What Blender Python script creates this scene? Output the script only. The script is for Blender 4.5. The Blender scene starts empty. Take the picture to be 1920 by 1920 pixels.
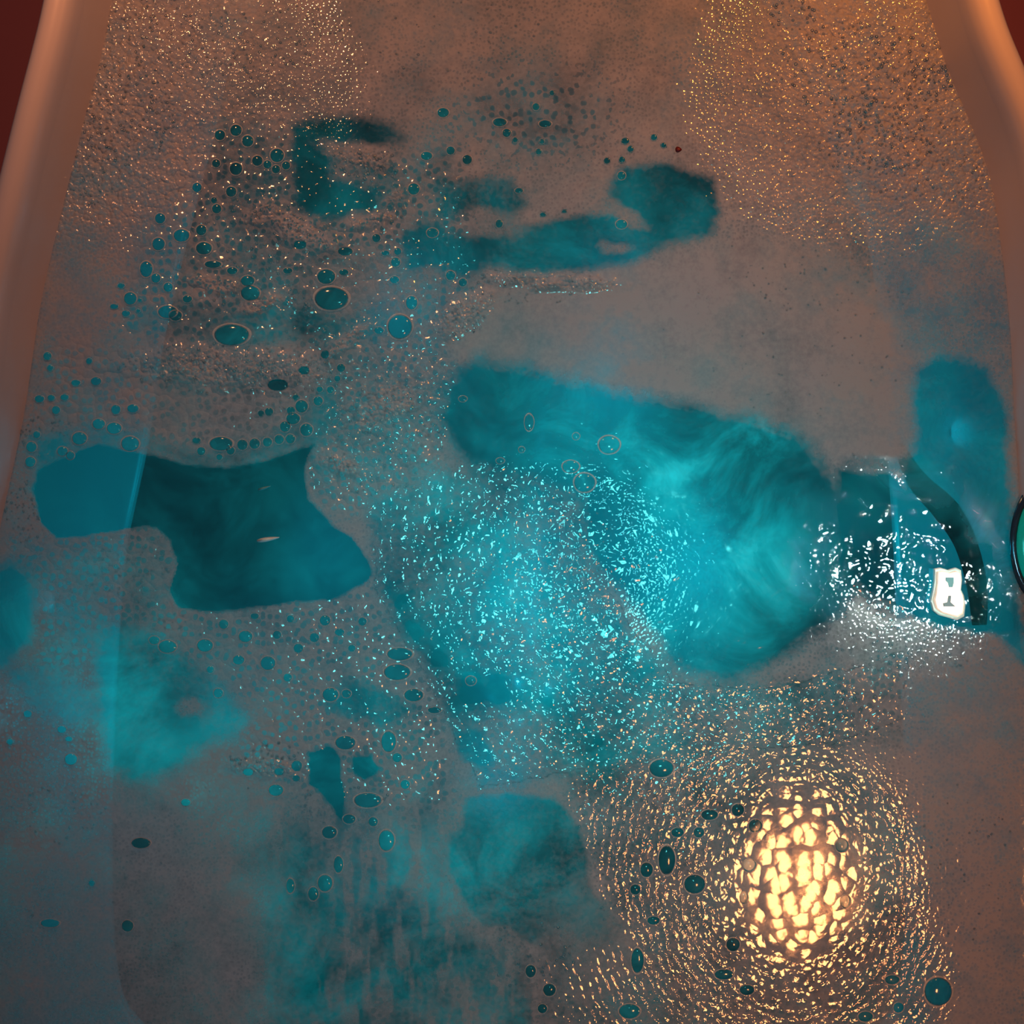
import bpy, math, random
import numpy as np

# ------------------------------------------------------------------ camera, sky, lamps, exposure
PX = 0.0004                      # one photo pixel on the water plane, in metres
H = 1.3                          # camera height over the water
scene = bpy.context.scene
COL = scene.collection


def W(x, y, z=0.0):
    """position on the bath (metres) of a point measured on the water plane"""
    return ((x - 960) * PX, (960 - y) * PX, z)


cam_data = bpy.data.cameras.new('camera')
cam = bpy.data.objects.new('camera', cam_data)
COL.objects.link(cam)
cam.location = (0, 0, H)
cam_data.sensor_width = 36
cam_data.lens = 36 * H / (1920 * PX)
cam_data.clip_start = 0.01
scene.camera = cam

world = bpy.data.worlds.new('room_dusk')
world.use_nodes = True
scene.world = world
wbg = world.node_tree.nodes['Background']
wbg.inputs['Color'].default_value = (0.55, 0.53, 0.64, 1)
wbg.inputs['Strength'].default_value = 0.17


def area(name, x, y, z, aim, color, watt, sx, sy=None, spread=180):
    l = bpy.data.lights.new(name, 'AREA')
    l.shape = 'ELLIPSE'
    l.size = sx
    l.size_y = sy or sx
    l.color = color
    l.energy = watt
    l.spread = math.radians(spread)
    o = bpy.data.objects.new(name, l)
    COL.objects.link(o)
    o.location = (x, y, z)
    d = (aim[0] - x, aim[1] - y, aim[2] - z)
    n = math.sqrt(sum(c * c for c in d))
    # look-at, keeping the lamp's long side along Y
    pitch = math.asin(max(-1, min(1, d[1] / n)))
    o.rotation_euler = (pitch, -math.atan2(d[0], -d[2]), 0)
    return o


def mirror_lamp(name, px, py, z, *a, **k):
    """a lamp over the bath whose mirror image lies at this spot of the water"""
    p = W(px, py)
    f = (H + z) / H
    return area(name, p[0] * f, p[1] * f, z, p, *a, **k)


def point(name, x, y, z, color, watt, r=0.02):
    l = bpy.data.lights.new(name, 'POINT')
    l.color = color
    l.energy = watt
    l.shadow_soft_size = r
    o = bpy.data.objects.new(name, l)
    COL.objects.link(o)
    o.location = W(x, y, z)
    return o


TEAL = (0.003, 0.82, 0.87)
mirror_lamp('warm_ceiling_lamp', 1490, 1650, 0.8, (1.0, 0.33, 0.10), 0.66, 0.10, 0.17, spread=85)
mirror_lamp('teal_glint_fill', 1110, 1080, 0.7, (0.12, 0.90, 0.90), 0.16, 0.10, 0.10, spread=60)  # added overhead lamp, stands in for teal light refracted up through the bubbles
mirror_lamp('cool_spot_lamp', 1700, 1070, 0.7, (0.72, 1.0, 0.95), 0.026, 0.036, 0.040, spread=13)
area('right_candle_glow', *W(1660, -265, 0.30), W(1650, 150), (1.0, 0.28, 0.03), 1.30, 0.033)
area('left_candle_glow', *W(330, -265, 0.30), W(360, 120), (1.0, 0.34, 0.12), 0.90, 0.033)
# submerged teal light, spread by added lamps that brighten each patch
for _x, _y, _z, _w in [(1440, 1060, -0.14, 0.50), (970, 1080, -0.10, 0.50), (270, 1400, -0.12, 0.22), (30, 1140, -0.10, 0.05), (900, 1600, -0.14, 0.26),
                       (480, 1010, -0.13, 0.16), (1250, 620, -0.15, 0.22), (1850, 800, -0.10, 0.045), (650, 480, -0.15, 0.13), (1250, 400, -0.15, 0.085), (600, 1850, -0.12, 0.12)]:
    point('underwater_fill', _x, _y, _z, TEAL, _w * 1.18, 0.02)
cy = scene.cycles
cy.use_adaptive_sampling = True
cy.adaptive_threshold = 0.03
cy.max_bounces = 5
cy.diffuse_bounces = 2
cy.glossy_bounces = 2
cy.transparent_max_bounces = 8
cy.caustics_reflective = False
cy.caustics_refractive = False

vs = scene.view_settings
vs.view_transform = 'Standard'
vs.look = 'None'
vs.gamma = 1.0
vs.use_curve_mapping = False
vs.exposure = 0.0

# ------------------------------------------------------------------ helpers
rng = np.random.default_rng(7)
random.seed(7)


def tag(o, label=None, cat=None, group=None, kind=None):
    if label:
        o['label'] = label
    if cat:
        o['category'] = cat
    if group:
        o['group'] = group
    if kind:
        o['kind'] = kind
    return o


def mesh_obj(name, verts, faces, mat, parent=None, smooth=True):
    me = bpy.data.meshes.new(name)
    me.from_pydata([tuple(v) for v in verts], [], [tuple(f) for f in faces])
    me.update()
    if smooth:
        me.polygons.foreach_set('use_smooth', [True] * len(me.polygons))
    if mat:
        me.materials.append(mat)
    o = bpy.data.objects.new(name, me)
    COL.objects.link(o)
    if parent:
        o.parent = parent
    return o


def empty(name, loc=(0, 0, 0)):
    o = bpy.data.objects.new(name, None)
    o.location = loc
    COL.objects.link(o)
    return o


class NT:
    """small node-tree writer"""

    def __init__(self, name):
        self.m = bpy.data.materials.new(name)
        self.m.use_nodes = True
        self.t = self.m.node_tree
        self.t.nodes.clear()
        self.out = self.t.nodes.new('ShaderNodeOutputMaterial')

    def n(self, kind, ins=None, **props):
        nd = self.t.nodes.new(kind)
        for k, v in props.items():
            setattr(nd, k, v)
        for k, v in (ins or {}).items():
            self.set(nd.inputs[k], v)
        return nd

    def set(self, sock, v):
        if isinstance(v, bpy.types.NodeSocket):
            self.t.links.new(v, sock)
        elif isinstance(v, bpy.types.Node):
            self.t.links.new(v.outputs[0], sock)
        else:
            sock.default_value = v

    def math(self, op, a, b=None, c=None, clamp=False):
        nd = self.n('ShaderNodeMath', operation=op, use_clamp=clamp)
        self.set(nd.inputs[0], a)
        if b is not None:
            self.set(nd.inputs[1], b)
        if c is not None:
            self.set(nd.inputs[2], c)
        return nd.outputs[0]

    def mix(self, f, a, b):
        nd = self.n('ShaderNodeMix', data_type='FLOAT')
        self.set(nd.inputs[0], f)
        self.set(nd.inputs[2], a)
        self.set(nd.inputs[3], b)
        return nd.outputs[0]

    def mixc(self, f, a, b):
        nd = self.n('ShaderNodeMix', data_type='RGBA')
        self.set(nd.inputs[0], f)
        self.set(nd.inputs[6], a)
        self.set(nd.inputs[7], b)
        return nd.outputs[2]

    def ss(self, v, lo, hi, a=0.0, b=1.0):
        nd = self.n('ShaderNodeMapRange', interpolation_type='SMOOTHSTEP')
        for i, x in enumerate((v, lo, hi, a, b)):
            self.set(nd.inputs[i], x)
        return nd.outputs[0]

    def attr(self, name):
        return self.n('ShaderNodeAttribute', attribute_name=name).outputs['Fac']

    def shmix(self, f, a, b):
        nd = self.n('ShaderNodeMixShader')
        self.set(nd.inputs[0], f)
        self.set(nd.inputs[1], a)
        self.set(nd.inputs[2], b)
        return nd.outputs[0]

    def done(self, sh):
        self.set(self.out.inputs['Surface'], sh)
        return self.m


def simple(name, col, rough=0.4, metal=0.0, noise=0.0, scale=40.0, emit=None):
    t = NT(name)
    b = t.n('ShaderNodeBsdfPrincipled')
    b.inputs['Roughness'].default_value = rough
    b.inputs['Metallic'].default_value = metal
    if noise:
        nz = t.n('ShaderNodeTexNoise', {'Scale': scale, 'Detail': 4.0})
        c = t.mixc(nz.outputs['Fac'], tuple(v * (1 - noise) for v in col) + (1,), tuple(min(1, v * (1 + noise)) for v in col) + (1,))
        t.set(b.inputs['Base Color'], c)
    else:
        b.inputs['Base Color'].default_value = (*col, 1)
    if emit:
        b.inputs['Emission Color'].default_value = (*emit[:3], 1)
        b.inputs['Emission Strength'].default_value = emit[3]
    return t.done(b.outputs[0])


# ------------------------------------------------------------------ materials
M_enamel = simple('tub_enamel', (0.42, 0.37, 0.36), 0.30, noise=0.05, scale=6)
M_floor = simple('dark_red_floor', (0.20, 0.035, 0.03), 0.5, noise=0.25, scale=14)
M_dark = simple('matte_black', (0.003, 0.006, 0.010), 1.0, noise=0.2)
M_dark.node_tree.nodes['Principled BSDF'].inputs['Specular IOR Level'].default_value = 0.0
M_chrome = simple('dark_chrome', (0.05, 0.09, 0.12), 0.12, 0.9)
M_lens = simple('lamp_lens', (0.9, 0.8, 0.7), 0.3, emit=(1.0, 0.62, 0.38, 0.50))
M_frost = simple('pale_plastic', (0.55, 0.75, 0.72), 0.4)


def make_water():
    t = NT('teal_bath_water')
    tc = t.n('ShaderNodeTexCoord').outputs['Object']
    rip = t.attr('water_ripple')
    milk = t.attr('water_milk')
    cloud = t.n('ShaderNodeTexNoise', {'Vector': tc, 'Scale': 14.0, 'Detail': 5.0, 'Roughness': 0.62, 'Distortion': 0.7}).outputs['Fac']
    n1 = t.n('ShaderNodeTexNoise', {'Vector': tc, 'Scale': 95.0, 'Detail': 1.5, 'Roughness': 0.5, 'Distortion': 0.3}).outputs['Fac']
    n2 = t.n('ShaderNodeTexNoise', {'Vector': tc, 'Scale': 8.0, 'Detail': 2.0}).outputs['Fac']
    h = t.math('ADD', t.math('MULTIPLY', t.math('MULTIPLY', n1, rip), 0.0018), t.math('MULTIPLY', n2, 0.0008))
    bump = t.n('ShaderNodeBump', {'Height': h, 'Strength': 1.0, 'Distance': 1.0}).outputs[0]
    tr = t.n('ShaderNodeBsdfTransparent', {'Color': (0.0, 0.44, 0.60, 1)})
    df = t.n('ShaderNodeBsdfDiffuse', {'Color': (0.02, 0.40, 0.46, 1)})
    tl = t.n('ShaderNodeBsdfTranslucent', {'Color': (0.03, 0.70, 0.76, 1)})
    body = t.shmix(0.75, df.outputs[0], tl.outputs[0])
    f = t.math('MULTIPLY', milk, t.ss(cloud, 0.30, 0.75, 0.15, 1.0))
    base = t.shmix(f, tr.outputs[0], body)
    gl = t.n('ShaderNodeBsdfGlossy', {'Color': (1, 1, 1, 1), 'Roughness': t.math('ADD', 0.05, t.math('MULTIPLY', t.math('MULTIPLY', f, f), 0.6)), 'Normal': bump})
    fr = t.n('ShaderNodeFresnel', {'IOR': 1.36, 'Normal': bump}).outputs[0]
    return t.done(t.shmix(fr, base, gl.outputs[0]))


def make_foam():
    t = NT('soap_foam')
    tc = t.n('ShaderNodeTexCoord').outputs['Object']
    dens, cell, size, relief = t.attr('foam_cover'), t.attr('cell_open'), t.attr('cell_size'), t.attr('cell_relief')
    wn = t.n('ShaderNodeTexNoise', {'Vector': tc, 'Scale': 130.0, 'Detail': 1.0}).outputs['Color']
    off = t.n('ShaderNodeVectorMath', {0: wn, 1: (0.0035, 0.0035, 0.0)}, operation='MULTIPLY').outputs[0]
    co = t.n('ShaderNodeVectorMath', {0: tc, 1: off}, operation='ADD').outputs[0]

    def vor(scale):
        v = t.n('ShaderNodeTexVoronoi', {'Vector': co, 'Scale': scale, 'Randomness': 1.0}, voronoi_dimensions='2D')
        sp = t.n('ShaderNodeSeparateColor', {'Color': v.outputs['Color']})
        return v.outputs['Distance'], sp.outputs[0]
    dL, rL = vor(85.0)
    dM, rM = vor(170.0)
    dS, rS = vor(340.0)
    f1 = t.ss(size, 0.15, 0.45)
    f2 = t.ss(size, 0.55, 0.85)
    d = t.mix(f2, t.mix(f1, dS, dM), dL)
    r = t.mix(f2, t.mix(f1, rS, rM), rL)
    k = t.mix(f2, t.mix(f1, 0.0029, 0.0059), 0.0118)     # cell width in metres
    openr = t.math('MULTIPLY', t.ss(d, 0.42, 0.24), t.ss(r, 0.25, 0.45))
    fine = t.n('ShaderNodeTexNoise', {'Vector': tc, 'Scale': 260.0, 'Detail': 4.0, 'Roughness': 0.65}).outputs['Fac']
    clump = t.n('ShaderNodeTexNoise', {'Vector': tc, 'Scale': 38.0, 'Detail': 5.0, 'Roughness': 0.6, 'Distortion': 0.5}).outputs['Fac']
    edge = t.ss(dens, 0.0, 0.9, 0.9, 0.8)
    a = t.math('ADD', dens, t.math('MULTIPLY', t.math('ADD', t.math('SUBTRACT', fine, 0.5), t.math('SUBTRACT', clump, 0.5)), edge))
    a = t.math('MULTIPLY', a, t.math('SUBTRACT', 1.0, t.math('MULTIPLY', cell, openr)), clamp=True)
    a = t.math('MULTIPLY', a, t.ss(dens, 0.0, 0.10))
    d2 = t.math('MULTIPLY', d, d)
    slope = t.math('MULTIPLY', t.math('MULTIPLY', k, relief), 0.38)
    h = t.math('MULTIPLY', t.math('MULTIPLY', d2, slope), -1.0)
    h = t.math('ADD', h, t.math('MULTIPLY', t.math('MULTIPLY', fine, 0.00015), relief))
    wn2 = t.n('ShaderNodeTexNoise', {'Vector': tc, 'Scale': 75.0, 'Detail': 2.0}).outputs['Fac']
    ph = t.math('ADD', t.attr('wave_phase'), t.math('MULTIPLY', wn2, 9.0))
    wave = t.math('MULTIPLY', t.math('SINE', ph), t.math('MULTIPLY', t.attr('wave_amp'), t.ss(t.n('ShaderNodeTexNoise', {'Vector': tc, 'Scale': 190.0, 'Detail': 1.0}).outputs['Fac'], 0.35, 0.65)))
    h = t.math('ADD', h, wave)
    bump = t.n('ShaderNodeBump', {'Height': h, 'Strength': 1.0, 'Distance': 1.0}).outputs[0]
    tr = t.n('ShaderNodeBsdfTransparent')
    df = t.n('ShaderNodeBsdfDiffuse', {'Color': (0.38, 0.36, 0.36, 1), 'Normal': bump})
    tl = t.n('ShaderNodeBsdfTranslucent', {'Color': (0.42, 0.48, 0.48, 1)})
    body = t.shmix(0.33, df.outputs[0], tl.outputs[0])
    base = t.shmix(a, tr.outputs[0], body)
    gl = t.n('ShaderNodeBsdfGlossy', {'Color': (1, 1, 1, 1), 'Roughness': 0.08, 'Normal': bump})
    fr = t.n('ShaderNodeFresnel', {'IOR': 1.56, 'Normal': bump}).outputs[0]
    fr = t.math('MULTIPLY', fr, t.ss(dens, 0.0, 0.06))
    return t.done(t.shmix(fr, base, gl.outputs[0]))


def make_bubble(name='bubble_film', ior=1.45, rough=0.10):
    t = NT(name)
    tr = t.n('ShaderNodeBsdfTransparent', {'Color': (0.93, 0.98, 0.98, 1)})
    gl = t.n('ShaderNodeBsdfGlossy', {'Color': (1, 1, 1, 1), 'Roughness': rough})
    lw = t.n('ShaderNodeFresnel', {'IOR': ior}).outputs[0]
    return t.done(t.shmix(lw, tr.outputs[0], gl.outputs[0]))


def make_rim():
    t = NT('bubble_rim_foam')
    tr = t.n('ShaderNodeBsdfTransparent')
    df = t.n('ShaderNodeBsdfPrincipled', {'Base Color': (0.62, 0.64, 0.64, 1), 'Roughness': 0.2})
    return t.done(t.shmix(0.35, tr.outputs[0], df.outputs[0]))


M_water, M_foam, M_bubble, M_rim = make_water(), make_foam(), make_bubble(), make_rim()

# ------------------------------------------------------------------ bathtub
LEFT = [(-420, 560), (-300, 380), (-180, 285), (-80, 235), (0, 212), (100, 192), (230, 158), (350, 128), (500, 92), (600, 72), (700, 58),
        (800, 42), (930, 14), (1020, -4), (1150, -16), (1400, -30), (1700, -36), (2000, -20), (2150, 60), (2260, 220), (2330, 500)]
RIGHT = [(-420, 1380), (-300, 1540), (-180, 1640), (-80, 1700), (0, 1735), (110, 1768), (200, 1805), (300, 1845), (400, 1868), (600, 1892), (800, 1902),
         (1000, 1915), (1150, 1922), (1400, 1936), (1700, 1946), (2000, 1930), (2150, 1860), (2260, 1700), (2330, 1420)]
YS = np.array([p[0] for p in LEFT]); XL = np.array([p[1] for p in LEFT])
YR = np.array([p[0] for p in RIGHT]); XR = np.array([p[1] for p in RIGHT])


def tub_loop():
    pts = [(x, y) for y, x in LEFT] + [(700, 2362), (960, 2370), (1220, 2362)] + [(x, y) for y, x in reversed(RIGHT)] + [(1180, -480), (960, -495), (760, -480)]
    n = len(pts)
    out = []
    for i in range(n):                                  # Catmull-Rom, 8 steps a span
        p0, p1, p2, p3 = (np.array(pts[(i + k - 1) % n], float) for k in range(4))
        for s in range(8):
            u = s / 8
            out.append(0.5 * ((2 * p1) + (-p0 + p2) * u + (2 * p0 - 5 * p1 + 4 * p2 - p3) * u * u + (-p0 + 3 * p1 - 3 * p2 + p3) * u ** 3))
    out = np.array(out)
    for _ in range(6):
        out = (np.roll(out, 1, 0) + 2 * out + np.roll(out, -1, 0)) / 4
    return out


LOOP = tub_loop()


def offset_ring(off, z):
    t = np.roll(LOOP, -3, 0) - np.roll(LOOP, 3, 0)
    t /= np.linalg.norm(t, axis=1)[:, None]
    nrm = np.stack([t[:, 1], -t[:, 0]], 1)              # outward in photo axes
    c = LOOP.mean(0)
    if np.sum((LOOP - c) * nrm) < 0:
        nrm = -nrm
    p = LOOP + nrm * off
    return [W(x, y, z) for x, y in p]


def rings(name, prof, mat, parent, cap=False):
    vs_, fs = [], []
    n = len(LOOP)
    for off, z in prof:
        vs_ += offset_ring(off, z)
    for k in range(len(prof) - 1):
        for i in range(n):
            j = (i + 1) % n
            fs.append((k * n + i, k * n + j, (k + 1) * n + j, (k + 1) * n + i))
    if cap:
        fs.append(tuple(range(n)))
    o = mesh_obj(name, vs_, fs, mat, parent)
    return o


tub = tag(empty('bathtub', W(960, 960, -0.2)), 'pale enamel bathtub seen from above, holding the teal foamy water', 'bathtub')


def tub_part(name, prof, cap=False):
    o = rings(name, prof, M_enamel, None, cap)
    o.data.transform(__import__('mathutils').Matrix.Translation((0, 0, 0.2)))
    o.parent = tub
    return o


basin = tub_part('basin', [(-132, -0.20), (-124, -0.199), (-117, -0.196), (-110, -0.190), (-104, -0.182), (-98, -0.172), (-80, -0.139), (-60, -0.104), (-40, -0.069), (-20, -0.034), (0, 0.0), (12, 0.022), (20, 0.042)], cap=True)
rim = tub_part('rim', [(20, 0.042), (24, 0.055), (31, 0.064), (42, 0.069), (60, 0.070), (72, 0.067), (80, 0.060), (83, 0.050), (80, 0.03), (60, -0.20), (40, -0.245)])

fl = mesh_obj('floor', [(-3, -3, -0.25), (3, -3, -0.25), (3, 3, -0.25), (-3, 3, -0.25)], [(0, 1, 2, 3)], M_floor)
tag(fl, kind='structure')

# ------------------------------------------------------------------ fields over the water plane
STEP = 2.5
X0, X1, Y0, Y1 = -60, 1985, -120, 2040
gx = np.arange(X0, X1 + STEP, STEP)
gy = np.arange(Y0, Y1 + STEP, STEP)
GX, GY = np.meshgrid(gx, gy)
SHAPE = GX.shape


def vnoise(cx, cy=None, seed=0, X=None, Y=None):
    """smooth value noise, cell cx by cy pixels, about -1..1"""
    cy = cy or cx
    X = GX if X is None else X
    Y = GY if Y is None else Y
    r = np.random.default_rng(seed)
    nx, ny = int((X1 - X0 + 400) / cx) + 3, int((Y1 - Y0 + 400) / cy) + 3
    g = r.uniform(-1, 1, (ny, nx))
    u = np.clip((X - X0 + 200) / cx, 0, nx - 2.001)
    v = np.clip((Y - Y0 + 200) / cy, 0, ny - 2.001)
    iu, iv = u.astype(int), v.astype(int)
    fu, fv = u - iu, v - iv
    fu, fv = fu * fu * (3 - 2 * fu), fv * fv * (3 - 2 * fv)
    return (g[iv, iu] * (1 - fu) + g[iv, iu + 1] * fu) * (1 - fv) + (g[iv + 1, iu] * (1 - fu) + g[iv + 1, iu + 1] * fu) * fv


def fbm(c, seed=0, octs=4, ay=1.0, X=None, Y=None):
    s, a = 0, 1.0
    for k in range(octs):
        s = s + a * vnoise(c / 2 ** k, c * ay / 2 ** k, seed * 17 + k, X, Y)
        a *= 0.5
    return s / 1.6


wx, wy = fbm(90, 3, 5) * 9, fbm(90, 4, 5) * 9
wf, wg = fbm(22, 5, 3) * 4.5, fbm(22, 6, 3) * 4.5
PXW, PYW = GX + wx + wf, GY + wy + wg          # slightly wandering coordinates for natural edges


def sm(v, lo, hi):
    u = np.clip((v - lo) / (hi - lo), 0, 1)
    return u * u * (3 - 2 * u)


def poly(pts, soft=10, X=None, Y=None):
    """1 inside, 0 outside, with a soft edge"""
    X = PXW if X is None else X
    Y = PYW if Y is None else Y
    pts = np.array(pts, float)
    pad = soft * 2 + 30
    m = (X > pts[:, 0].min() - pad) & (X < pts[:, 0].max() + pad) & (Y > pts[:, 1].min() - pad) & (Y < pts[:, 1].max() + pad)
    out = np.zeros(SHAPE)
    x, y = X[m], Y[m]
    ins = np.zeros(x.shape, bool)
    dist = np.full(x.shape, 1e9)
    for (ax, ay), (bx, by) in zip(pts, np.roll(pts, -1, 0)):
        dx, dy = bx - ax, by - ay
        tt = np.clip(((x - ax) * dx + (y - ay) * dy) / (dx * dx + dy * dy + 1e-9), 0, 1)
        dist = np.minimum(dist, (x - ax - tt * dx) ** 2 + (y - ay - tt * dy) ** 2)
        c = (ay > y) != (by > y)
        ins ^= c & (x < dx * (y - ay) / (dy if dy else 1e-9) + ax)
    sd = np.sqrt(dist) * np.where(ins, 1, -1)
    out[m] = sm(sd, -soft, soft)
    return out


def ell(cx, cy, rx, ry=None, soft=0.3, rot=0.0, warp=True):
    ry = ry or rx
    X, Y = (PXW, PYW) if warp else (GX, GY)
    c, s = math.cos(rot), math.sin(rot)
    u = ((X - cx) * c + (Y - cy) * s) / rx
    v = (-(X - cx) * s + (Y - cy) * c) / ry
    return 1 - sm(np.sqrt(u * u + v * v), 1 - soft, 1 + soft)


D = np.full(SHAPE, 0.84)          # how much foam lies on the water
C = 0.26 + 0.2 * np.clip(fbm(110, 61, 4), -1, 1)          # how open the bubbles are
S = np.full(SHAPE, 0.2)           # bubble size
R = np.full(SHAPE, 0.12)          # relief of the bubbles
Z = np.zeros(SHAPE)               # foam height
MILK = np.full(SHAPE, 0.6)
RIP = np.full(SHAPE, 0.05)


def put(F, m, v):
    F += (v - F) * m


# broad thinning
put(D, ell(1720, 620, 210, 190, 0.6), 0.62)
put(D, ell(1790, 560, 120, 130, 0.6), 0.50)
put(D, ell(150, 1840, 380, 240, 0.6), 0.72)
put(D, ell(650, 220, 260, 80, 0.6), 0.70)
put(D, ell(1010, 200, 130, 90, 0.6), 0.55); put(C, ell(1010, 210, 150, 90, 0.6), 0.7); put(S, ell(1010, 210, 150, 90, 0.6), 0.42)
put(D, ell(60, 650, 160, 200, 0.6), 0.80)
put(D, poly([(-60, 1300), (300, 1450), (520, 1500), (600, 2040), (-60, 2040)], 60), 0.86)
put(D, poly([(-60, 1600), (300, 1750), (450, 2040), (-60, 2040)], 90), 0.66)
for e, v in [((300, 200, 320, 260), 1.5), ((1650, 200, 300, 260), 1.6)]:
    put(R, ell(*e, 0.5), v)
    put(S, ell(*e, 0.5), 0.32)
# smooth mound
mound = poly([(840, 620), (920, 540), (1060, 505), (1250, 490), (1420, 440), (1560, 480), (1680, 600), (1700, 760), (1690, 880), (1560, 860), (1480, 800), (1250, 745), (1050, 715), (900, 680)], 40)
put(D, mound, 0.93); put(C, mound, 0.0); put(R, mound, 0.05)
put(D, ell(1050, 640, 240, 70, 0.7, 0.1), 0.80)
Z += poly([(840, 620), (920, 540), (1060, 505), (1250, 490), (1420, 440), (1560, 480), (1680, 600), (1700, 760), (1690, 880), (1560, 860), (1480, 800), (1250, 745), (1050, 715), (900, 680)], 110, GX, GY) * 0.0015
# bubbly network upper left
net = poly([(250, 500), (300, 420), (390, 330), (420, 240), (560, 250), (640, 330), (760, 290), (860, 280), (880, 420), (900, 500), (870, 560), (820, 610), (700, 660), (560, 640), (400, 650), (210, 620)], 30)
put(D, net, 0.50); put(C, net, 0.75); put(S, net, 0.55); put(R, net, 0.7)
put(D, ell(620, 500, 110, 60, 0.6), 0.55)
put(C, ell(700, 530, 110, 60, 0.6), 0.25)
n2 = poly([(560, 640), (830, 620), (860, 700), (840, 830), (760, 900), (680, 960), (600, 950), (570, 880), (600, 800), (620, 700)], 30)
put(D, n2, 0.62); put(C, n2, 0.65); put(S, n2, 0.6); put(R, n2, 0.9)
n3 = poly([(90, 640), (560, 650), (600, 760), (560, 830), (420, 860), (300, 830), (150, 800), (70, 800)], 25)
put(D, n3, 0.74); put(C, n3, 0.45); put(S, n3, 0.45); put(R, n3, 0.5)
put(D, poly([(60, 820), (180, 790), (300, 830), (430, 850), (560, 800), (620, 700), (640, 760), (600, 850), (560, 880), (400, 890), (200, 900), (60, 920)], 16), 0.25)
# network below the main opening
n4 = poly([(300, 1140), (700, 1110), (760, 1220), (830, 1340), (850, 1500), (760, 1560), (560, 1480), (430, 1420), (500, 1330), (330, 1230), (250, 1200)], 25)
put(D, n4, 0.78); put(C, n4, 0.7); put(S, n4, 0.5); put(R, n4, 0.5)
n5 = poly([(20, 1010), (160, 1000), (290, 985), (330, 1050), (310, 1150), (220, 1180), (160, 1250), (60, 1280), (80, 1150), (30, 1060)], 18)
put(D, n5, 0.52); put(C, n5, 0.7); put(S, n5, 0.4); put(R, n5, 0.6)
n6 = poly([(0, 1270), (150, 1250), (200, 1400), (230, 1480), (120, 1560), (0, 1560)], 40)
put(D, n6, 0.82); put(C, n6, 0.4); put(R, n6, 0.3)
# streaky thin film, lower middle
n7 = poly([(500, 1560), (620, 1500), (840, 1520), (850, 1650), (900, 1750), (1000, 1800), (1080, 1920), (1090, 2040), (480, 2040), (520, 1800)], 90)
st = sm(fbm(16, 21, 3, ay=4.0), -0.25, 0.35)
put(D, n7, 0.16 + 0.42 * st); put(C, n7, 0.4); put(S, n7, 0.35); put(R, n7, 0.18)
# amber bubble film, lower right
amb = poly([(1060, 1440), (1250, 1400), (1500, 1400), (1680, 1480), (1720, 1700), (1780, 1830), (1760, 2040), (1080, 2040), (1000, 1800), (1180, 1760), (1110, 1620)], 40)
put(D, amb, 0.52); put(C, amb, 0.42); put(S, amb, 0.35); put(R, amb, 0.33)
cen = ell(1500, 1640, 130, 190, 0.5)
put(S, cen, 0.95); put(D, cen, 0.60); put(C, cen, 0.1); put(R, cen, 0.10)
put(D, poly([(1160, 1440), (1280, 1420), (1420, 1470), (1400, 1600), (1290, 1640), (1220, 1560)], 30), 0.45)
# teal bubble film
tf = poly([(690, 940), (850, 880), (960, 860), (1085, 900), (1110, 1060), (1180, 1170), (1260, 1280), (1450, 1290), (1700, 1220), (1700, 1340), (1560, 1400), (1300, 1410), (1100, 1440), (900, 1480), (840, 1350), (780, 1230), (705, 1110)], 22)
put(D, tf, 0.16); put(C, tf, 0.5); put(S, tf, 0.42); put(R, tf, 0.30)
put(D, ell(1500, 1350, 240, 60, 0.6), 0.52)
put(D, ell(960, 1400, 110, 60, 0.6), 0.55)
# foam round the white glare
put(D, poly([(1560, 1190), (1700, 1170), (1880, 1190), (1900, 1400), (1600, 1330)], 25), 0.75)

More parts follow.
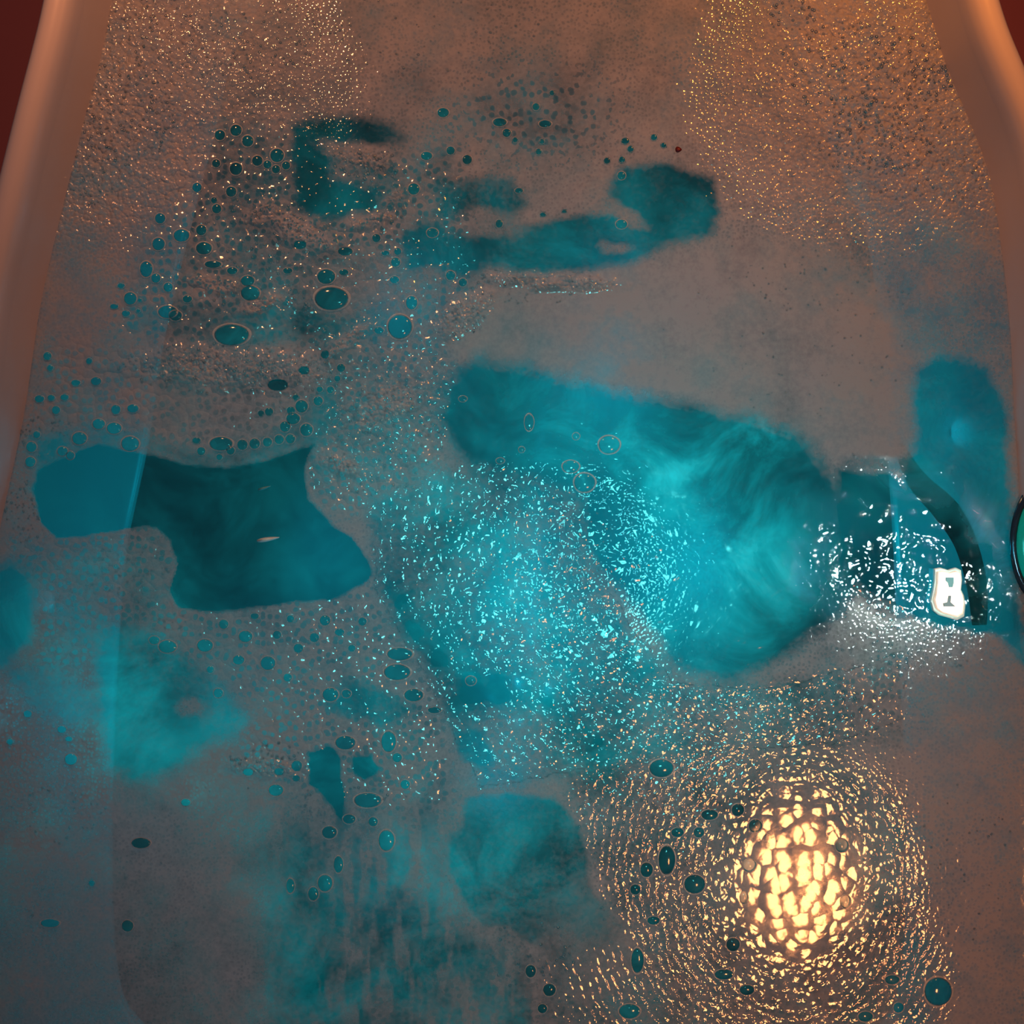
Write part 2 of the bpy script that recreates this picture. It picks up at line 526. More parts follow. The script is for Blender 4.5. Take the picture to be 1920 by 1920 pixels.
# ---- openings down to the water
main_open = poly([(70, 880), (110, 860), (180, 835), (250, 850), (340, 868), (420, 876), (500, 866), (560, 845), (592, 835), (572, 880), (580, 940), (620, 985), (660, 1010), (690, 1050), (698, 1080), (680, 1100), (620, 1128), (540, 1132), (460, 1142), (400, 1148), (340, 1140), (316, 1110), (330, 1060), (320, 1015), (290, 990), (240, 990), (180, 1002), (110, 1010), (75, 980), (62, 920)], 5, GX + wx * 0.5 + wf * 0.7, GY + wy * 0.5 + wg * 0.7)
put(D, main_open, 0.0)
for pts, soft, v in [
    ([(-40, 1080), (20, 1045), (60, 1070), (75, 1130), (60, 1200), (20, 1250), (-40, 1280)], 16, 0.02),
    ([(190, 1190), (175, 1260), (178, 1340), (200, 1440), (250, 1468), (330, 1445), (400, 1400), (450, 1350), (400, 1290), (320, 1240), (260, 1190), (225, 1165)], 24, 0.04),
    ([(830, 715), (890, 668), (980, 680), (1100, 718), (1250, 748), (1400, 778), (1500, 815), (1550, 880), (1610, 960), (1640, 1060), (1590, 1150), (1480, 1230), (1380, 1275), (1270, 1265), (1190, 1150), (1120, 1080), (1090, 1000), (1080, 930), (1000, 900), (900, 880), (850, 850), (820, 790)], 22, 0.02),
    ([(550, 240), (600, 218), (730, 228), (760, 262), (700, 290), (620, 285), (612, 335), (700, 350), (712, 392), (620, 408), (560, 380), (545, 300)], 16, 0.05),
    ([(740, 425), (850, 420), (900, 440), (980, 420), (1100, 405), (1160, 400), (1135, 355), (1170, 318), (1250, 308), (1335, 335), (1355, 400), (1335, 440), (1250, 462), (1180, 492), (1080, 510), (980, 513), (920, 500), (860, 520), (800, 540), (760, 500)], 12, 0.04),
    ([(830, 345), (880, 335), (965, 340), (990, 385), (960, 410), (880, 395), (840, 430), (815, 400)], 16, 0.10),
    ([(545, 235), (610, 228), (645, 260), (632, 300), (620, 345), (690, 360), (695, 395), (600, 412), (548, 390)], 14, 0.02),
    ([(1600, 960), (1660, 930), (1700, 1000), (1640, 1100), (1580, 1050)], 14, 0.0),
    ([(-20, 1250), (60, 1230), (150, 1260), (190, 1330), (150, 1360), (60, 1330)], 30, 0.25),
    ([(500, 1590), (560, 1570), (600, 1700), (580, 1900), (520, 1960), (520, 1800)], 60, 0.15),
    ([(200, 1190), (290, 1180), (420, 1290), (460, 1340), (420, 1390), (330, 1300)], 24, 0.1),
    ([(640, 1270), (730, 1290), (780, 1330), (740, 1370), (660, 1350), (600, 1320)], 16, 0.12),
    ([(380, 590), (620, 585), (740, 600), (700, 640), (560, 640), (400, 645)], 18, 0.2),
    ([(1708, 700), (1760, 665), (1850, 690), (1888, 780), (1900, 1000), (1930, 1260), (1850, 1180), (1825, 1100), (1765, 985), (1700, 900), (1720, 800)], 14, 0.03),
    ([(1680, 860), (1730, 850), (1800, 930), (1850, 1010), (1900, 1180), (1820, 1190), (1780, 1050), (1720, 960)], 10, 0.0),
    ([(1565, 880), (1640, 862), (1720, 920), (1780, 1000), (1830, 1100), (1850, 1180), (1760, 1178), (1660, 1120), (1590, 1060)], 10, 0.0),
    ([(575, 1410), (615, 1400), (640, 1430), (650, 1490), (645, 1560), (620, 1510), (580, 1470)], 5, 0.0),
    ([(660, 1420), (700, 1415), (715, 1440), (690, 1465), (665, 1455)], 5, 0.0),
    ([(850, 1370), (900, 1365), (925, 1420), (915, 1450), (870, 1430)], 8, 0.05),
]:
    put(D, poly(pts, soft), v)
low = poly([(870, 1500), (960, 1487), (1040, 1500), (1090, 1550), (1100, 1620), (1110, 1670), (1160, 1720), (1195, 1770), (1190, 1820), (1150, 1870), (1100, 1885), (1060, 1850), (1010, 1780), (950, 1740), (900, 1740), (870, 1690), (840, 1640), (840, 1590), (865, 1550)], 7)
put(D, low, 0.06 + 0.55 * sm(GX * 0.55 + GY, 2150, 2420)); put(C, low, 0.0); put(R, low, 0.04)
small_low = poly([(1100, 1430), (1170, 1420), (1200, 1440), (1190, 1500), (1150, 1530), (1100, 1490)], 10)
put(D, small_low, 0.35); put(C, small_low, 0.0)
# ridges of foam standing inside openings
for e, v in [(ell(1165, 395, 55, 13, 0.5, 0.55), 0.75), (ell(1150, 462, 28, 9, 0.5), 0.6), (ell(915, 425, 62, 22, 0.6), 0.6), (ell(800, 520, 50, 18, 0.6), 0.55), (ell(352, 1326, 22, 18, 0.5), 0.6),
             (ell(1640, 872, 60, 14, 0.6), 0.3), (ell(390, 540, 60, 20, 0.5), 0.85), (ell(490, 570, 40, 13, 0.4, -0.25), 0.9), (ell(480, 400, 30, 18, 0.5, -0.5), 0.9),
             (ell(740, 375, 22, 18, 0.4), 0.9), (ell(720, 300, 110, 22, 0.4, 0.2), 0.7), (ell(780, 350, 40, 60, 0.5), 0.6), (ell(700, 420, 60, 20, 0.5), 0.75), (ell(300, 560, 30, 12, 0.5), 0.85)]:
    put(D, e, v)
put(D, ell(1690, 1060, 95, 85, 0.3), 0.0); put(S, ell(1690, 1085, 90, 70, 0.5), 0.62); put(R, ell(1690, 1085, 90, 70, 0.5), 0.5); put(C, ell(1690, 1085, 90, 70, 0.5), 0.7)
# thin seams of light foam along edges
seam = main_open * (1 - main_open) * 4
D = np.clip(D + (0.16 * fbm(60, 11, 4) + 0.14 * fbm(190, 13, 4)) * (D > 0.15), 0, 1)
C = np.clip(C, 0, 1)
Z += 0.0002 * sm(D, 0.2, 0.9) * (1 + 0.6 * fbm(120, 12, 3))

# lumpy foam ridges that catch the candle glow
for e in [(490, 572, 40, 14, -0.25), (400, 530, 60, 14, 0.1), (480, 400, 34, 16, -0.5), (740, 372, 20, 18, 0), (690, 415, 45, 14, -0.2), (680, 305, 60, 20, 0.2), (650, 645, 60, 16, -0.7),
          (420, 690, 170, 34, 0.05), (560, 430, 90, 30, 0.4), (870, 590, 60, 22, -0.7), (1040, 525, 110, 14, 0.05), (640, 870, 50, 16, 0.2), (730, 760, 80, 40, -0.6), (500, 1440, 60, 16, 0.1), (620, 1480, 30, 12, 0.5)]:
    m_ = ell(e[0], e[1], e[2], e[3], 0.6, e[4])
    D = np.maximum(D, m_ * 0.9 * (D > 0.03))
    put(R, m_, 1.6); put(S, m_, 0.25)
    Z += m_ * 0.003 * (1 + 0.8 * fbm(26, 51, 3))
# concentric ripples that carry the bubble films
rw = np.hypot(GX - 1490, (GY - 1640) * 0.85)
rt = np.hypot(GX - 1330, GY - 1010)
wt = sm(tf, 0.2, 0.8)
put(R, ell(1070, 1070, 120, 150, 0.5), 0.62)
put(S, ell(1070, 1070, 120, 150, 0.5), 0.5)
PHASE = np.where(wt > 0.5, rt * 2 * math.pi / 21, rw * 2 * math.pi / 15)
AMP = wt * 0.00026 + (1 - wt) * amb * sm(rw, 70, 240) * 0.00019
# milkiness and ripples of the water
put(MILK, main_open, 0.22)
put(MILK, ell(230, 1310, 160, 240, 0.6), 0.85)
put(MILK, ell(1340, 1020, 300, 290, 0.7), 0.85)
put(MILK, ell(1350, 852, 115, 22, 0.8, -0.42), 1.6)
put(MILK, ell(1380, 830, 70, 30, 0.8, -0.3), 1.5)
put(MILK, ell(1560, 1000, 60, 160, 0.6), 0.4)
put(MILK, ell(900, 1100, 220, 200, 0.6), 0.6)
put(MILK, ell(1100, 620, 180, 120, 0.6), 0.6)
put(RIP, ell(1400, 1060, 260, 240, 0.6), 0.45)
put(RIP, ell(1700, 1060, 130, 130, 0.6), 0.7)
put(RIP, ell(1120, 1060, 150, 170, 0.5), 1.6)
put(MILK, ell(1120, 1060, 130, 130, 0.5), 0.2)
put(MILK, ell(1700, 1040, 120, 120, 0.5), 0.15)
put(RIP, ell(1860, 1140, 80, 80, 0.6), 1.0)
MILK *= np.clip(0.75 + 0.5 * fbm(150, 31, 5), 0, 1.4)

# ------------------------------------------------------------------ individual bubbles
BUB = []                       # x, y, rx, ry, place


def bb(place, *lst):
    for e in lst:
        BUB.append((e[0], e[1], e[2], e[3] if len(e) > 3 else e[2], place))


bb('upper left cluster', (413, 254, 10), (443, 245, 11), (465, 265, 11), (483, 302, 10), (520, 292, 13), (502, 309, 8), (518, 318, 8), (537, 311, 8), (443, 317, 12), (406, 307, 8),
   (370, 352, 9), (402, 376, 6), (407, 392, 9), (434, 360, 10), (341, 442, 15, 12), (298, 458, 12), (383, 466, 15, 12), (378, 432, 10), (301, 410, 10))
bb('left cluster', (275, 505, 12, 15), (293, 522, 9), (316, 539, 9), (400, 496, 16, 7), (436, 508, 10, 7), (228, 536, 7, 5), (245, 560, 12), (263, 563, 4), (215, 575, 8, 5), (237, 588, 8, 6),
   (260, 583, 4), (352, 561, 9, 7), (465, 527, 13, 10), (470, 550, 18, 14), (315, 585, 18, 12), (330, 592, 12, 10), (435, 628, 33, 20), (540, 508, 9, 6), (563, 460, 12, 8))
bb('upper middle', (612, 519, 17, 14), (622, 560, 32, 22), (750, 613, 23), (772, 568, 11, 13), (711, 620, 9, 7), (811, 437, 11, 9), (706, 447, 8), (648, 472, 14, 8), (831, 212, 11, 9), (876, 300, 9),
   (800, 293, 11, 8), (845, 283, 8), (776, 355, 11), (746, 472, 7), (742, 492, 9), (740, 525, 9, 7), (868, 530, 8), (845, 517, 9), (645, 511, 9, 6), (723, 475, 8, 5))
bb('upper right of middle', (1022, 233, 12, 7), (937, 230, 13, 8), (950, 250, 8), (1010, 285, 6), (1182, 280, 6), (1166, 300, 6), (1138, 302, 6), (1172, 265, 8, 6), (1226, 258, 6), (1244, 273, 5),
   (1165, 330, 8), (973, 358, 8, 5), (936, 420, 7, 8), (1165, 421, 11, 9), (1018, 403, 6, 4), (1058, 397, 5, 3), (1005, 201, 7), (1035, 175, 5), (966, 263, 5), (1016, 266, 5))
bb('left wall', (75, 748, 9, 7), (97, 746, 7, 6), (122, 745, 8, 6), (106, 769, 8), (90, 668, 8), (143, 718, 9, 6), (181, 715, 10, 8), (60, 838, 10), (58, 866, 10), (70, 815, 7), (95, 690, 6), (168, 677, 6))
bb('upper rim of opening', (150, 822, 14, 12), (186, 795, 12, 10), (218, 768, 9), (215, 803, 14, 11), (245, 832, 17, 14), (118, 846, 10, 9), (133, 854, 8), (250, 766, 11, 8),
   (415, 832, 22, 13), (378, 846, 8), (369, 826, 8, 6), (412, 857, 6), (433, 845, 8), (455, 834, 10), (478, 832, 10), (502, 829, 9), (524, 824, 9), (545, 823, 9))
bb('right rim of opening', (550, 785, 13, 11), (575, 806, 12), (566, 762, 12), (546, 770, 8), (597, 752, 9), (620, 731, 7), (522, 722, 20, 11), (571, 695, 10, 7), (505, 772, 8), (535, 800, 10), (610, 665, 8), (640, 690, 8),
   (600, 730, 6), (633, 710, 6), (490, 775, 6), (555, 745, 6))
bb('bubbles under opening', (315, 1212, 17, 12), (385, 1210, 15, 12), (461, 1193, 13, 11), (610, 1163, 10), (448, 1237, 11, 9), (503, 1243, 14, 13), (290, 1200, 10, 8), (590, 1195, 9), (637, 1185, 9, 7), (560, 1215, 9), (545, 1160, 7),
   (478, 1155, 8, 6), (420, 1170, 9), (520, 1190, 8), (395, 1255, 7), (540, 1270, 8), (680, 1165, 8), (660, 1215, 7))
bb('lower left', (53, 1338, 8, 7), (134, 1423, 12, 11), (117, 1367, 9, 7), (130, 1385, 7, 5), (349, 1504, 9, 7), (410, 1299, 9), (20, 1390, 6), (173, 1655, 6), (265, 1580, 18, 10), (240, 1735, 11), (95, 1730, 18, 8))
bb('large lower cluster', (518, 1481, 14, 11), (557, 1435, 10), (524, 1446, 9, 7), (556, 1459, 7, 6), (466, 1447, 10, 7), (648, 1392, 19, 13), (729, 1390, 14, 20), (690, 1500, 26, 14), (750, 1226, 24, 12), (745, 1260, 25, 15),
   (620, 1302, 15, 13), (650, 1300, 9, 8), (776, 1303, 18, 12), (815, 1331, 13, 6), (883, 1276, 10, 9), (655, 1535, 12, 9), (618, 1560, 14, 12), (725, 1575, 15, 20), (745, 1420, 9), (760, 1470, 9), (700, 1540, 9), (588, 1675, 10, 13),
   (610, 1655, 14, 16), (635, 1620, 9, 16), (545, 1660, 8, 14))
bb('amber film', (1240, 1440, 23, 17), (1302, 1657, 20, 18), (1250, 1612, 16, 28), (1212, 1630, 12, 14), (1191, 1667, 10), (1330, 1527, 16, 10), (1383, 1518, 12), (1416, 1548, 13), (1405, 1622, 13), (1395, 1683, 8, 12),
   (1374, 1770, 13), (1357, 1826, 18, 10), (1400, 1855, 14, 10), (1585, 1690, 10, 13), (1578, 1585, 13), (1672, 1836, 14, 9), (1758, 1858, 26, 27), (1684, 1888, 10), (1622, 1905, 14, 10), (1270, 1560, 12, 9), (1310, 1560, 10), (1225, 1725, 12, 8),
   (1195, 1800, 12, 24), (1180, 1895, 20, 14), (1030, 1855, 12), (1017, 1890, 9), (995, 1820, 10, 12))
bb('turquoise water', (1096, 905, 20, 18), (1142, 834, 20, 17), (1070, 875, 16, 12), (1080, 818, 7), (978, 843, 6), (938, 864, 8, 6), (868, 748, 8, 6), (992, 792, 9, 16))

for bx, by, rx, ry, _ in BUB:
    put(D, ell(bx, by, rx * 0.95, ry * 0.95, 0.12, warp=False), 0.0)
    ringm = ell(bx, by, rx * 1.35, ry * 1.35, 0.15, warp=False) * (1 - ell(bx, by, rx, ry, 0.12, warp=False))
    D += (np.maximum(D, 0.45) - D) * ringm * (D > 0.12)
    put(C, ringm, 0.0)

# ------------------------------------------------------------------ sheets (water and foam) as meshes
XLg = np.interp(GY, YS, XL) - 6
XRg = np.interp(GY, YR, XR) + 6
inside = (GX > XLg - STEP) & (GX < XRg + STEP)


def sheet(name, mask, z, mat, attrs, sub=1):
    """mesh over the grid cells whose mask is true"""
    idx = np.arange(GX.size).reshape(SHAPE)[::sub, ::sub]
    mk = mask[::sub, ::sub]
    cm = mk[:-1, :-1] & mk[1:, :-1] & mk[:-1, 1:] & mk[1:, 1:]
    q = np.stack([idx[:-1, :-1][cm], idx[1:, :-1][cm], idx[1:, 1:][cm], idx[:-1, 1:][cm]], 1)
    used, inv = np.unique(q, return_inverse=True)
    inv = inv.reshape(q.shape)
    me = bpy.data.meshes.new(name)
    co = np.stack([(GX.ravel()[used] - 960) * PX, (960 - GY.ravel()[used]) * PX, z.ravel()[used]], 1)
    me.vertices.add(len(used))
    me.vertices.foreach_set('co', co.astype(np.float32).ravel())
    me.loops.add(q.size)
    me.loops.foreach_set('vertex_index', inv.astype(np.int32).ravel())
    me.polygons.add(len(q))
    me.polygons.foreach_set('loop_start', (np.arange(len(q)) * 4).astype(np.int32))
    me.polygons.foreach_set('loop_total', np.full(len(q), 4, np.int32))
    me.polygons.foreach_set('use_smooth', np.ones(len(q), bool))
    me.update(calc_edges=True)
    for k, F in attrs.items():
        a = me.attributes.new(k, 'FLOAT', 'POINT')
        a.data.foreach_set('value', F.ravel()[used].astype(np.float32))
    me.materials.append(mat)
    o = bpy.data.objects.new(name, me)
    COL.objects.link(o)
    return o


ripz = 0.0006 * fbm(70, 41, 3) * (0.3 + RIP)
water = sheet('bath_water', inside, ripz - 0.001, M_water, {'water_milk': MILK, 'water_ripple': RIP}, sub=2)
tag(water, 'translucent teal bath water, clearest in the dark blue opening at the left', 'water', kind='stuff')

has = inside & (D > 0.015)
zf = 0.0008 + Z
REG = [
    ('soap_foam_mound', 'smooth grey foam mound above the turquoise water, free of large bubbles', [(830, 640), (900, 500), (1100, 510), (1330, 440), (1560, 400), (2100, 430), (2100, 760), (1700, 900), (1500, 870), (1400, 790), (1000, 720), (880, 700)]),
    ('soap_foam_blanket', 'thick pink-brown foam blanket with orange sparkle, along the top between both tub walls', [(-200, -200), (2200, -200), (2200, 430), (1560, 400), (1330, 440), (900, 420), (700, 240), (420, 230), (250, 440), (100, 640), (-200, 640)]),
    ('bubble_raft', 'lacy raft of open bubbles between the dark hollow at the top and the clear opening at left', [(-200, 640), (100, 640), (250, 440), (420, 230), (700, 240), (900, 420), (1330, 440), (1100, 510), (900, 500), (830, 640), (880, 700), (800, 860), (690, 960), (640, 1020), (500, 960), (300, 900), (60, 900), (-200, 900)]),
    ('bubble_film', 'glittering turquoise bubble film curling around the brightest open water', [(690, 960), (800, 860), (880, 700), (1000, 720), (1400, 790), (1500, 870), (1700, 900), (2100, 800), (2100, 1230), (1700, 1340), (1560, 1400), (1100, 1440), (900, 1480), (840, 1350), (770, 1230), (700, 1100), (640, 1020)]),
    ('bubble_film', 'amber bubble film mirroring the warm lamp, below the turquoise bubbles', [(1100, 1440), (1560, 1400), (1640, 1400), (1700, 1500), (1740, 1700), (1800, 1850), (1780, 2200), (1050, 2200), (1000, 1800), (900, 1480)]),
    ('soap_foam_blanket', 'plain brown foam sheet against the lower right tub wall, right of the amber bubbles', [(1560, 1400), (1700, 1340), (2100, 1230), (2200, 2200), (1780, 2200), (1800, 1850), (1740, 1700), (1700, 1500), (1640, 1400)]),
    ('bubble_raft', 'tongue of foam and bubbles reaching right under the clear dark blue opening', [(-200, 900), (60, 900), (300, 900), (500, 960), (640, 1020), (700, 1100), (770, 1230), (840, 1350), (900, 1480), (700, 1560), (500, 1480), (430, 1420), (200, 1300), (-200, 1290)]),
]
taken = np.zeros(SHAPE, bool)
FAT = {'foam_cover': D, 'cell_open': C, 'cell_size': S, 'cell_relief': R, 'wave_phase': PHASE, 'wave_amp': AMP}


def dil(m):
    """grow by one grid point towards the next sheet so that neighbours share their border"""
    o = m.copy()
    o[1:, :] |= m[:-1, :]
    o[:, 1:] |= m[:, :-1]
    o[1:, 1:] |= m[:-1, :-1]
    return o


for nm, lab, pts in REG:
    m = (poly(pts, 1) > 0.5) & ~taken
    taken |= m
    o = sheet(nm, dil(m) & has, zf, M_foam, FAT)
    tag(o, lab, 'foam', kind='stuff')
o = sheet('soap_foam_blanket', dil(~taken) & has, zf, M_foam, FAT)
tag(o, 'dull blue-grey streaky foam sheet filling the lower left of the bath', 'foam', kind='stuff')

# ------------------------------------------------------------------ bubbles as domes


def dome_mesh(name, segs=20, rs=6, flat=0.75):
    v, f = [], []
    for k in range(rs):
        a = k / rs * math.pi / 2
        for i in range(segs):
            b = i / segs * 2 * math.pi
            v.append((math.cos(a) * math.cos(b), math.cos(a) * math.sin(b), math.sin(a) * flat))
    v.append((0, 0, flat))
    for k in range(rs - 1):
        for i in range(segs):
            j = (i + 1) % segs
            f.append((k * segs + i, k * segs + j, (k + 1) * segs + j, (k + 1) * segs + i))
    for i in range(segs):
        f.append(((rs - 1) * segs + i, (rs - 1) * segs + (i + 1) % segs, rs * segs))
    return v, f


def torus(R_, r_, segs=24, sides=6, wob=0.0):
    v, f = [], []
    for i in range(segs):
        b = i / segs * 2 * math.pi
        rr = R_ * (1 + wob * math.sin(3 * b + 1) + wob * 0.6 * math.sin(5 * b))
        for j in range(sides):
            a = j / sides * 2 * math.pi
            v.append(((rr + r_ * math.cos(a)) * math.cos(b), (rr + r_ * math.cos(a)) * math.sin(b), r_ * math.sin(a)))
    for i in range(segs):
        for j in range(sides):
            f.append((i * sides + j, ((i + 1) % segs) * sides + j, ((i + 1) % segs) * sides + (j + 1) % sides, i * sides + (j + 1) % sides))
    return v, f


DESC = {
    'upper left cluster': 'dark bubble in the cluster left of the upper blue hollow',
    'left cluster': 'teal bubble in the lacy foam nearer the left wall',
    'upper middle': 'clear bubble in the film left of the smooth mound',
    'upper right of middle': 'tiny bubble in brown foam over the dark hollow',
    'left wall': 'faint bubble in foam against the left tub wall',
    'upper rim of opening': 'bubble strung along the clear opening\'s upper edge',
    'right rim of opening': 'bubble in the chain above the opening\'s upper right corner',
    'bubbles under opening': 'teal bubble in the strip just below the clear opening',
    'lower left': 'lone bubble in the dull lower left foam',
    'large lower cluster': 'teal bubble in the loose cluster left of the lower hollow',
    'amber film': 'clear bubble among the amber lamp glints',
    'turquoise water': 'bubble at the edge of the bright turquoise water',
}
SPECIAL = {
    (750, 613): 'largest round dark bubble, beside the sparkling left edge of the smooth mound',
    (1302, 1657): 'glassy grey bubble with two white glints, left of the amber lamp reflection',
    (1240, 1440): 'bubble with a pale pink ring and teal centre above the amber glints',
    (1758, 1858): 'large deep blue bubble in the brown foam right of the amber glints',
    (435, 628): 'widest blue bubble, just above the sparkling foam over the clear opening',
    (750, 1226): 'upper of two wide oval bubbles beside the glittering turquoise film',
    (745, 1260): 'lower of two wide oval bubbles beside the glittering turquoise film',
    (648, 1392): 'bright oval teal bubble directly above the two dark blue gaps',
    (134, 1423): 'isolated dark bubble left of the lower left teal patch',
    (1096, 905): 'lower and rounder of the dark bubbles at the turquoise edge',
    (1142, 834): 'upper right one of the dark bubbles at the turquoise edge',
    (415, 832): 'widest bubble on the upper edge of the clear opening',
    (620, 560): 'broad dark blue bubble right of the orange-lit foam ridges',
    (522, 722): 'flat oval bubble inside the sparkling foam above the clear opening',
}
dv, df_ = dome_mesh('dome')
proto = mesh_obj('soap_bubble', dv, df_, M_bubble)
rv, rf_ = torus(1.03, 0.10, wob=0.02)
prim = mesh_obj('rim', rv, rf_, M_rim, proto)
first = True
ORD = ('leftmost first second third fourth fifth sixth seventh eighth ninth tenth eleventh twelfth thirteenth fourteenth fifteenth sixteenth '
       'seventeenth eighteenth nineteenth twentieth twenty-first twenty-second twenty-third twenty-fourth twenty-fifth twenty-sixth twenty-seventh').split()
RANK = {}
for place in DESC:
    row = sorted(e[:2] for e in BUB if e[4] == place)
    for k, e in enumerate(row):
        RANK[e] = 'leftmost' if k == 0 else ('rightmost' if k == len(row) - 1 else ORD[k + 1] + ' from left')
for bx, by, rx, ry, place in BUB:
    if first:
        b, r_ = proto, prim
        first = False
    else:
        b = proto.copy(); COL.objects.link(b)
        r_ = prim.copy(); COL.objects.link(r_); r_.parent = b
    b.location = W(bx, by, 0.0015)
    b.scale = (rx * PX, ry * PX, min(rx, ry) * PX * 0.6)
    lab = SPECIAL.get((bx, by))
    if lab:
        tag(b, lab, 'bubble')
    else:
        tag(b, DESC[place].replace('bubble', 'bubble,', 1).replace('bubble,', 'bubble, ' + RANK[(bx, by)] + ',', 1), 'bubble', 'bubbles: ' + place)

# fine sparkling bubbles: far too many to count
ZONES = [  # cx, cy, rx, ry, count, size
    (420, 60, 230, 90, 240, 2.2), (240, 210, 90, 100, 200, 2.4), (180, 330, 50, 60, 60, 2.0), (800, 60, 250, 80, 70, 2.0),
    (1620, 130, 170, 90, 190, 2.8), (1680, 190, 140, 90, 200, 2.6), (1640, 270, 110, 60, 160, 2.4), (1480, 30, 50, 30, 40, 2.6), (1740, 330, 110, 60, 70, 2.2), (1560, 520, 160, 80, 80, 1.9), (1450, 640, 300, 130, 90, 1.8),
    (680, 310, 70, 30, 60, 3.0), (720, 380, 40, 60, 50, 2.6), (500, 440, 120, 80, 150, 2.4), (520, 560, 120, 30, 70, 2.4), (420, 690, 200, 50, 190, 2.4), (600, 700, 140, 90, 140, 2.4), (720, 830, 110, 110, 180, 2.5),
    (90, 820, 60, 40, 50, 2.0), (50, 960, 40, 60, 60, 2.0), (240, 1080, 90, 60, 90, 2.2), (320, 1180, 60, 30, 20, 2.0),
    (1000, 530, 130, 40, 80, 2.2), (860, 600, 50, 40, 60, 2.2), (500, 1420, 70, 30, 50, 2.4), (640, 1480, 90, 70, 70, 2.4), (110, 1520, 90, 50, 50, 1.8), (200, 1650, 200, 150, 20, 2.0), (1760, 1640, 150, 180, 90, 1.9), (1400, 1320, 260, 40, 160, 2.4), (1700, 1220, 140, 40, 90, 2.4),
    (1300, 1080, 180, 150, 130, 2.2), (1860, 1130, 40, 50, 40, 2.6), (850, 1100, 150, 160, 160, 2.2), (1140, 1570, 60, 160, 90, 2.4), (1000, 1790, 90, 70, 70, 2.4), (960, 960, 900, 900, 260, 1.7),
]
V, F_ = [], []
sv, sf = dome_mesh('s', 8, 3, 0.95)
sv = np.array(sv)
base = 0
for cx, cy, rx, ry, n, sz in ZONES:
    for _ in range(n):
        a = rng.uniform(0, 6.283); q = math.sqrt(rng.uniform(0, 1))
        x, y = cx + rx * q * math.cos(a), cy + ry * q * math.sin(a)
        xi, yi = int((x - X0) / STEP), int((y - Y0) / STEP)
        if not (0 <= xi < SHAPE[1] and 0 <= yi < SHAPE[0]) or not inside[yi, xi] or D[yi, xi] < 0.12:
            continue
        s = sz * rng.uniform(0.5, 1.25)
        V.append(sv * (s * PX) + np.array(W(x, y, float(zf[yi, xi]))))
        F_ += [tuple(i + base for i in f) for f in sf]
        base += len(sv)
M_glint = make_bubble('fine_bubble_film', 2.0, 0.16)
fb = mesh_obj('fine_bubbles', np.concatenate(V), F_, M_glint)
tag(fb, 'countless tiny glinting bubbles scattered over the foam, most at the top corners', 'bubbles', kind='stuff')

# ------------------------------------------------------------------ lamp, dark band, fitting, specks
lamp = tag(empty('bath_light', W(1776, 1112, -0.002)), 'glowing cream rectangular light with two dark marks, in the water at right', 'light')


def rounded_slab(name, outline, z0, z1, mat, parent):
    n = len(outline)
    v = [(x * PX, -y * PX, z0) for x, y in outline] + [(x * PX, -y * PX, z1 - 0.0006) for x, y in outline]
    cx = sum(p[0] for p in outline) / n; cy = sum(p[1] for p in outline) / n
    v += [((cx + (x - cx) * 0.95) * PX, -(cy + (y - cy) * 0.95) * PX, z1) for x, y in outline]
    f = [tuple(range(n))[::-1], tuple(range(2 * n, 3 * n))]
    for k in (0, n):
        f += [(k + i, k + (i + 1) % n, k + n + (i + 1) % n, k + n + i) for i in range(n)]
    return mesh_obj(name, v, f, mat, parent, smooth=False)


hour = [(-22, -40), (-12, -42), (0, -38), (12, -42), (20, -38), (22, -22), (20, -6), (25, 4), (27, 20), (25, 38), (14, 44), (0, 40), (-14, 36), (-24, 28), (-28, 12), (-24, -4), (-22, -20)]
rounded_slab('lens', hour, 0.006, 0.010, M_lens, lamp)
rounded_slab('housing', [(x * 1.18, y * 1.14) for x, y in hour], -0.012, 0.006, M_frost, lamp)
rounded_slab('slot', [(-8, -30), (7, -30), (7, -20), (5, -12), (-2, -12), (-4, -20), (-8, -24)], 0.0095, 0.0108, simple('teal_mark', (0.0, 0.16, 0.17), 0.4), lamp)
rounded_slab('clip', [(-3, 4), (2, 4), (1, 16), (10, 24), (-12, 24), (-13, 18), (-5, 16)], 0.0095, 0.0108, simple('grey_mark', (0.06, 0.09, 0.09), 0.4), lamp)


def tube(name, pts, rad, mat, parent=None, flat=1.0, segs=14):
    P = [np.array(W(*p)) for p in pts]
    # resample
    Q, RR = [], []
    n = len(P)
    for i in range(n - 1):
        p0, p1, p2, p3 = P[max(i - 1, 0)], P[i], P[i + 1], P[min(i + 2, n - 1)]
        for s in range(8):
            u = s / 8
            Q.append(0.5 * ((2 * p1) + (-p0 + p2) * u + (2 * p0 - 5 * p1 + 4 * p2 - p3) * u * u + (-p0 + 3 * p1 - 3 * p2 + p3) * u ** 3))
            RR.append(rad[i] * (1 - u) + rad[i + 1] * u)
    Q.append(P[-1]); RR.append(rad[-1])
    v, f = [], []
    for i, q in enumerate(Q):
        t = Q[min(i + 1, len(Q) - 1)] - Q[max(i - 1, 0)]
        t /= np.linalg.norm(t)
        a = np.cross(t, (0, 0, 1.0)); a /= np.linalg.norm(a) + 1e-9
        b = np.cross(a, t)
        for s in range(segs):
            w = s / segs * 2 * math.pi
            v.append(q + (a * math.cos(w) + b * math.sin(w) * flat) * RR[i] * PX)
    for i in range(len(Q) - 1):
        for s in range(segs):
            f.append((i * segs + s, (i + 1) * segs + s, (i + 1) * segs + (s + 1) % segs, i * segs + (s + 1) % segs))
    f.append(tuple(range(segs))); f.append(tuple((len(Q) - 1) * segs + s for s in range(segs))[::-1])
    return mesh_obj(name, v, f, mat, parent)


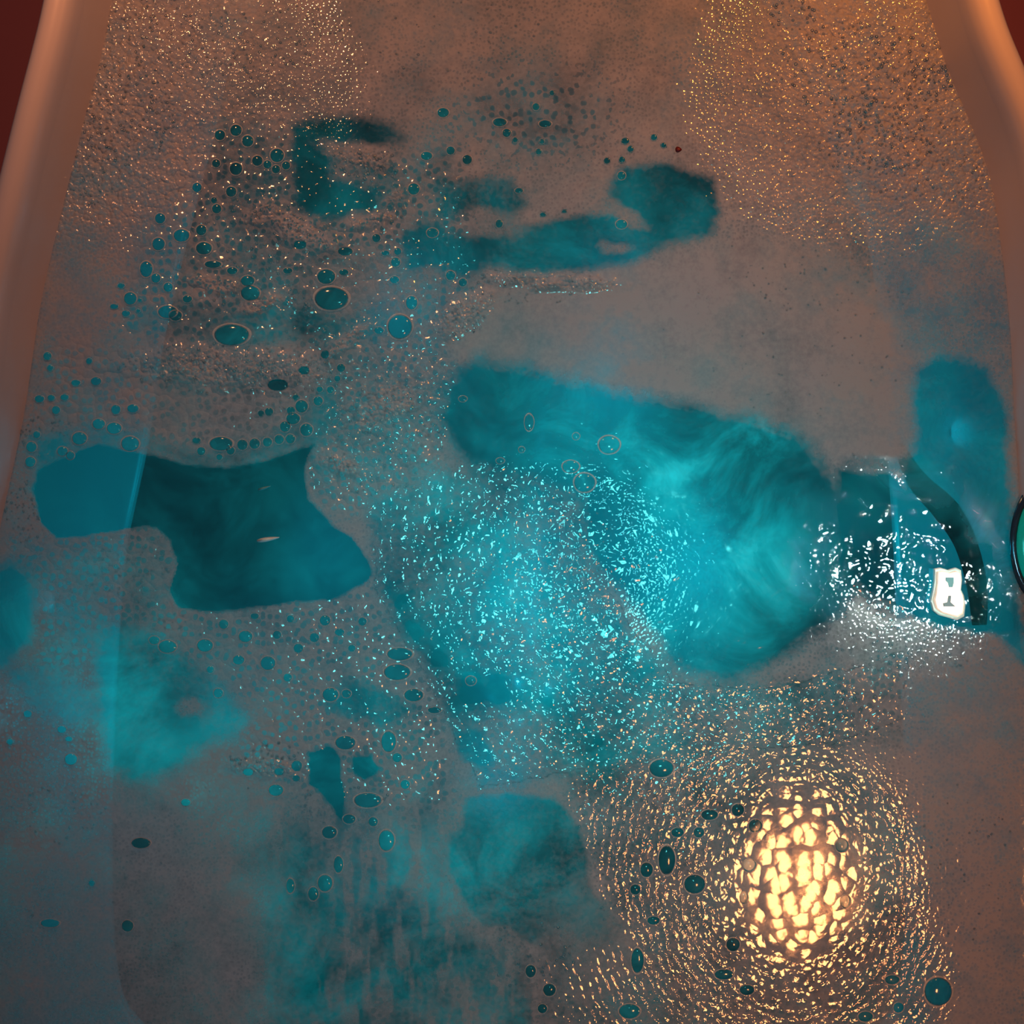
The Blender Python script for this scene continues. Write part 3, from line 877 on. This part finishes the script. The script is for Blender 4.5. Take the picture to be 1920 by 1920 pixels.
dark_band = tube('dark_band', [(1700, 830, -0.03), (1735, 900, -0.025), (1790, 960, -0.022), (1825, 1020, -0.022), (1845, 1100, -0.02), (1850, 1175, -0.02)], [8, 20, 26, 22, 20, 14], M_dark, flat=0.5)  # dark flattened tube below the water surface
tag(dark_band, 'dark curved shape under the water right of the glowing cream light', 'dark_band')

fit = tag(empty('overflow_fitting', W(1962, 1018, 0.005)), 'dark-rimmed oval fitting with a teal face, cut off by the right edge', 'fitting')
tv, tf_ = torus(1.0, 0.10, 40, 10)
ring = mesh_obj('ring', [(x * 66 * PX, y * 112 * PX, z * 60 * PX) for x, y, z in tv], tf_, M_chrome, fit)
fv, ff = dome_mesh('face', 32, 6, 0.3)
face = mesh_obj('face', [(x * 62 * PX, y * 108 * PX, z * 50 * PX) for x, y, z in fv], ff, simple('teal_glass', (0.0, 0.62, 0.66), 0.12, noise=0.4, scale=90), fit)


def fleck(name, x, y, L, wd, rot, mat, label, cat):
    n = 14
    v = [(0, 0, 0.0012)]
    for i in range(n):
        a = i / n * 2 * math.pi
        u, w = math.cos(a) * L, math.sin(a) * wd * (1 - 0.4 * math.cos(a))
        v.append(((u * math.cos(rot) - w * math.sin(rot)) * PX, (u * math.sin(rot) + w * math.cos(rot)) * PX, 0))
    f = [(0, 1 + i, 1 + (i + 1) % n) for i in range(n)] + [tuple(range(n, 0, -1))]
    o = mesh_obj(name, v, f, mat)
    o.location = W(x, y, 0.0008)
    return tag(o, label, cat)


M_reflection = simple('pale_reflection', (0.60, 0.78, 0.78), 0.4)
fleck('water_streak', 503, 1011, 22, 4, 0.16, M_reflection, 'small pale elongated streak of reflected light, painted in the middle of the dark blue opening', 'streak')  # light reflection on the water, put in as a pale solid sliver
fleck('water_streak', 496, 915, 13, 2.5, 0.3, simple('faint_fleck', (0.10, 0.38, 0.42), 0.4), 'faint thin fleck near the top right of the dark blue opening', 'streak')  # faint thin teal fleck on the water
fleck('bead', 1272, 281, 7, 6, 0.0, simple('dark_red', (0.10, 0.004, 0.006), 0.25), 'tiny dark red bead in the brown foam above the round dark hollow', 'bead')
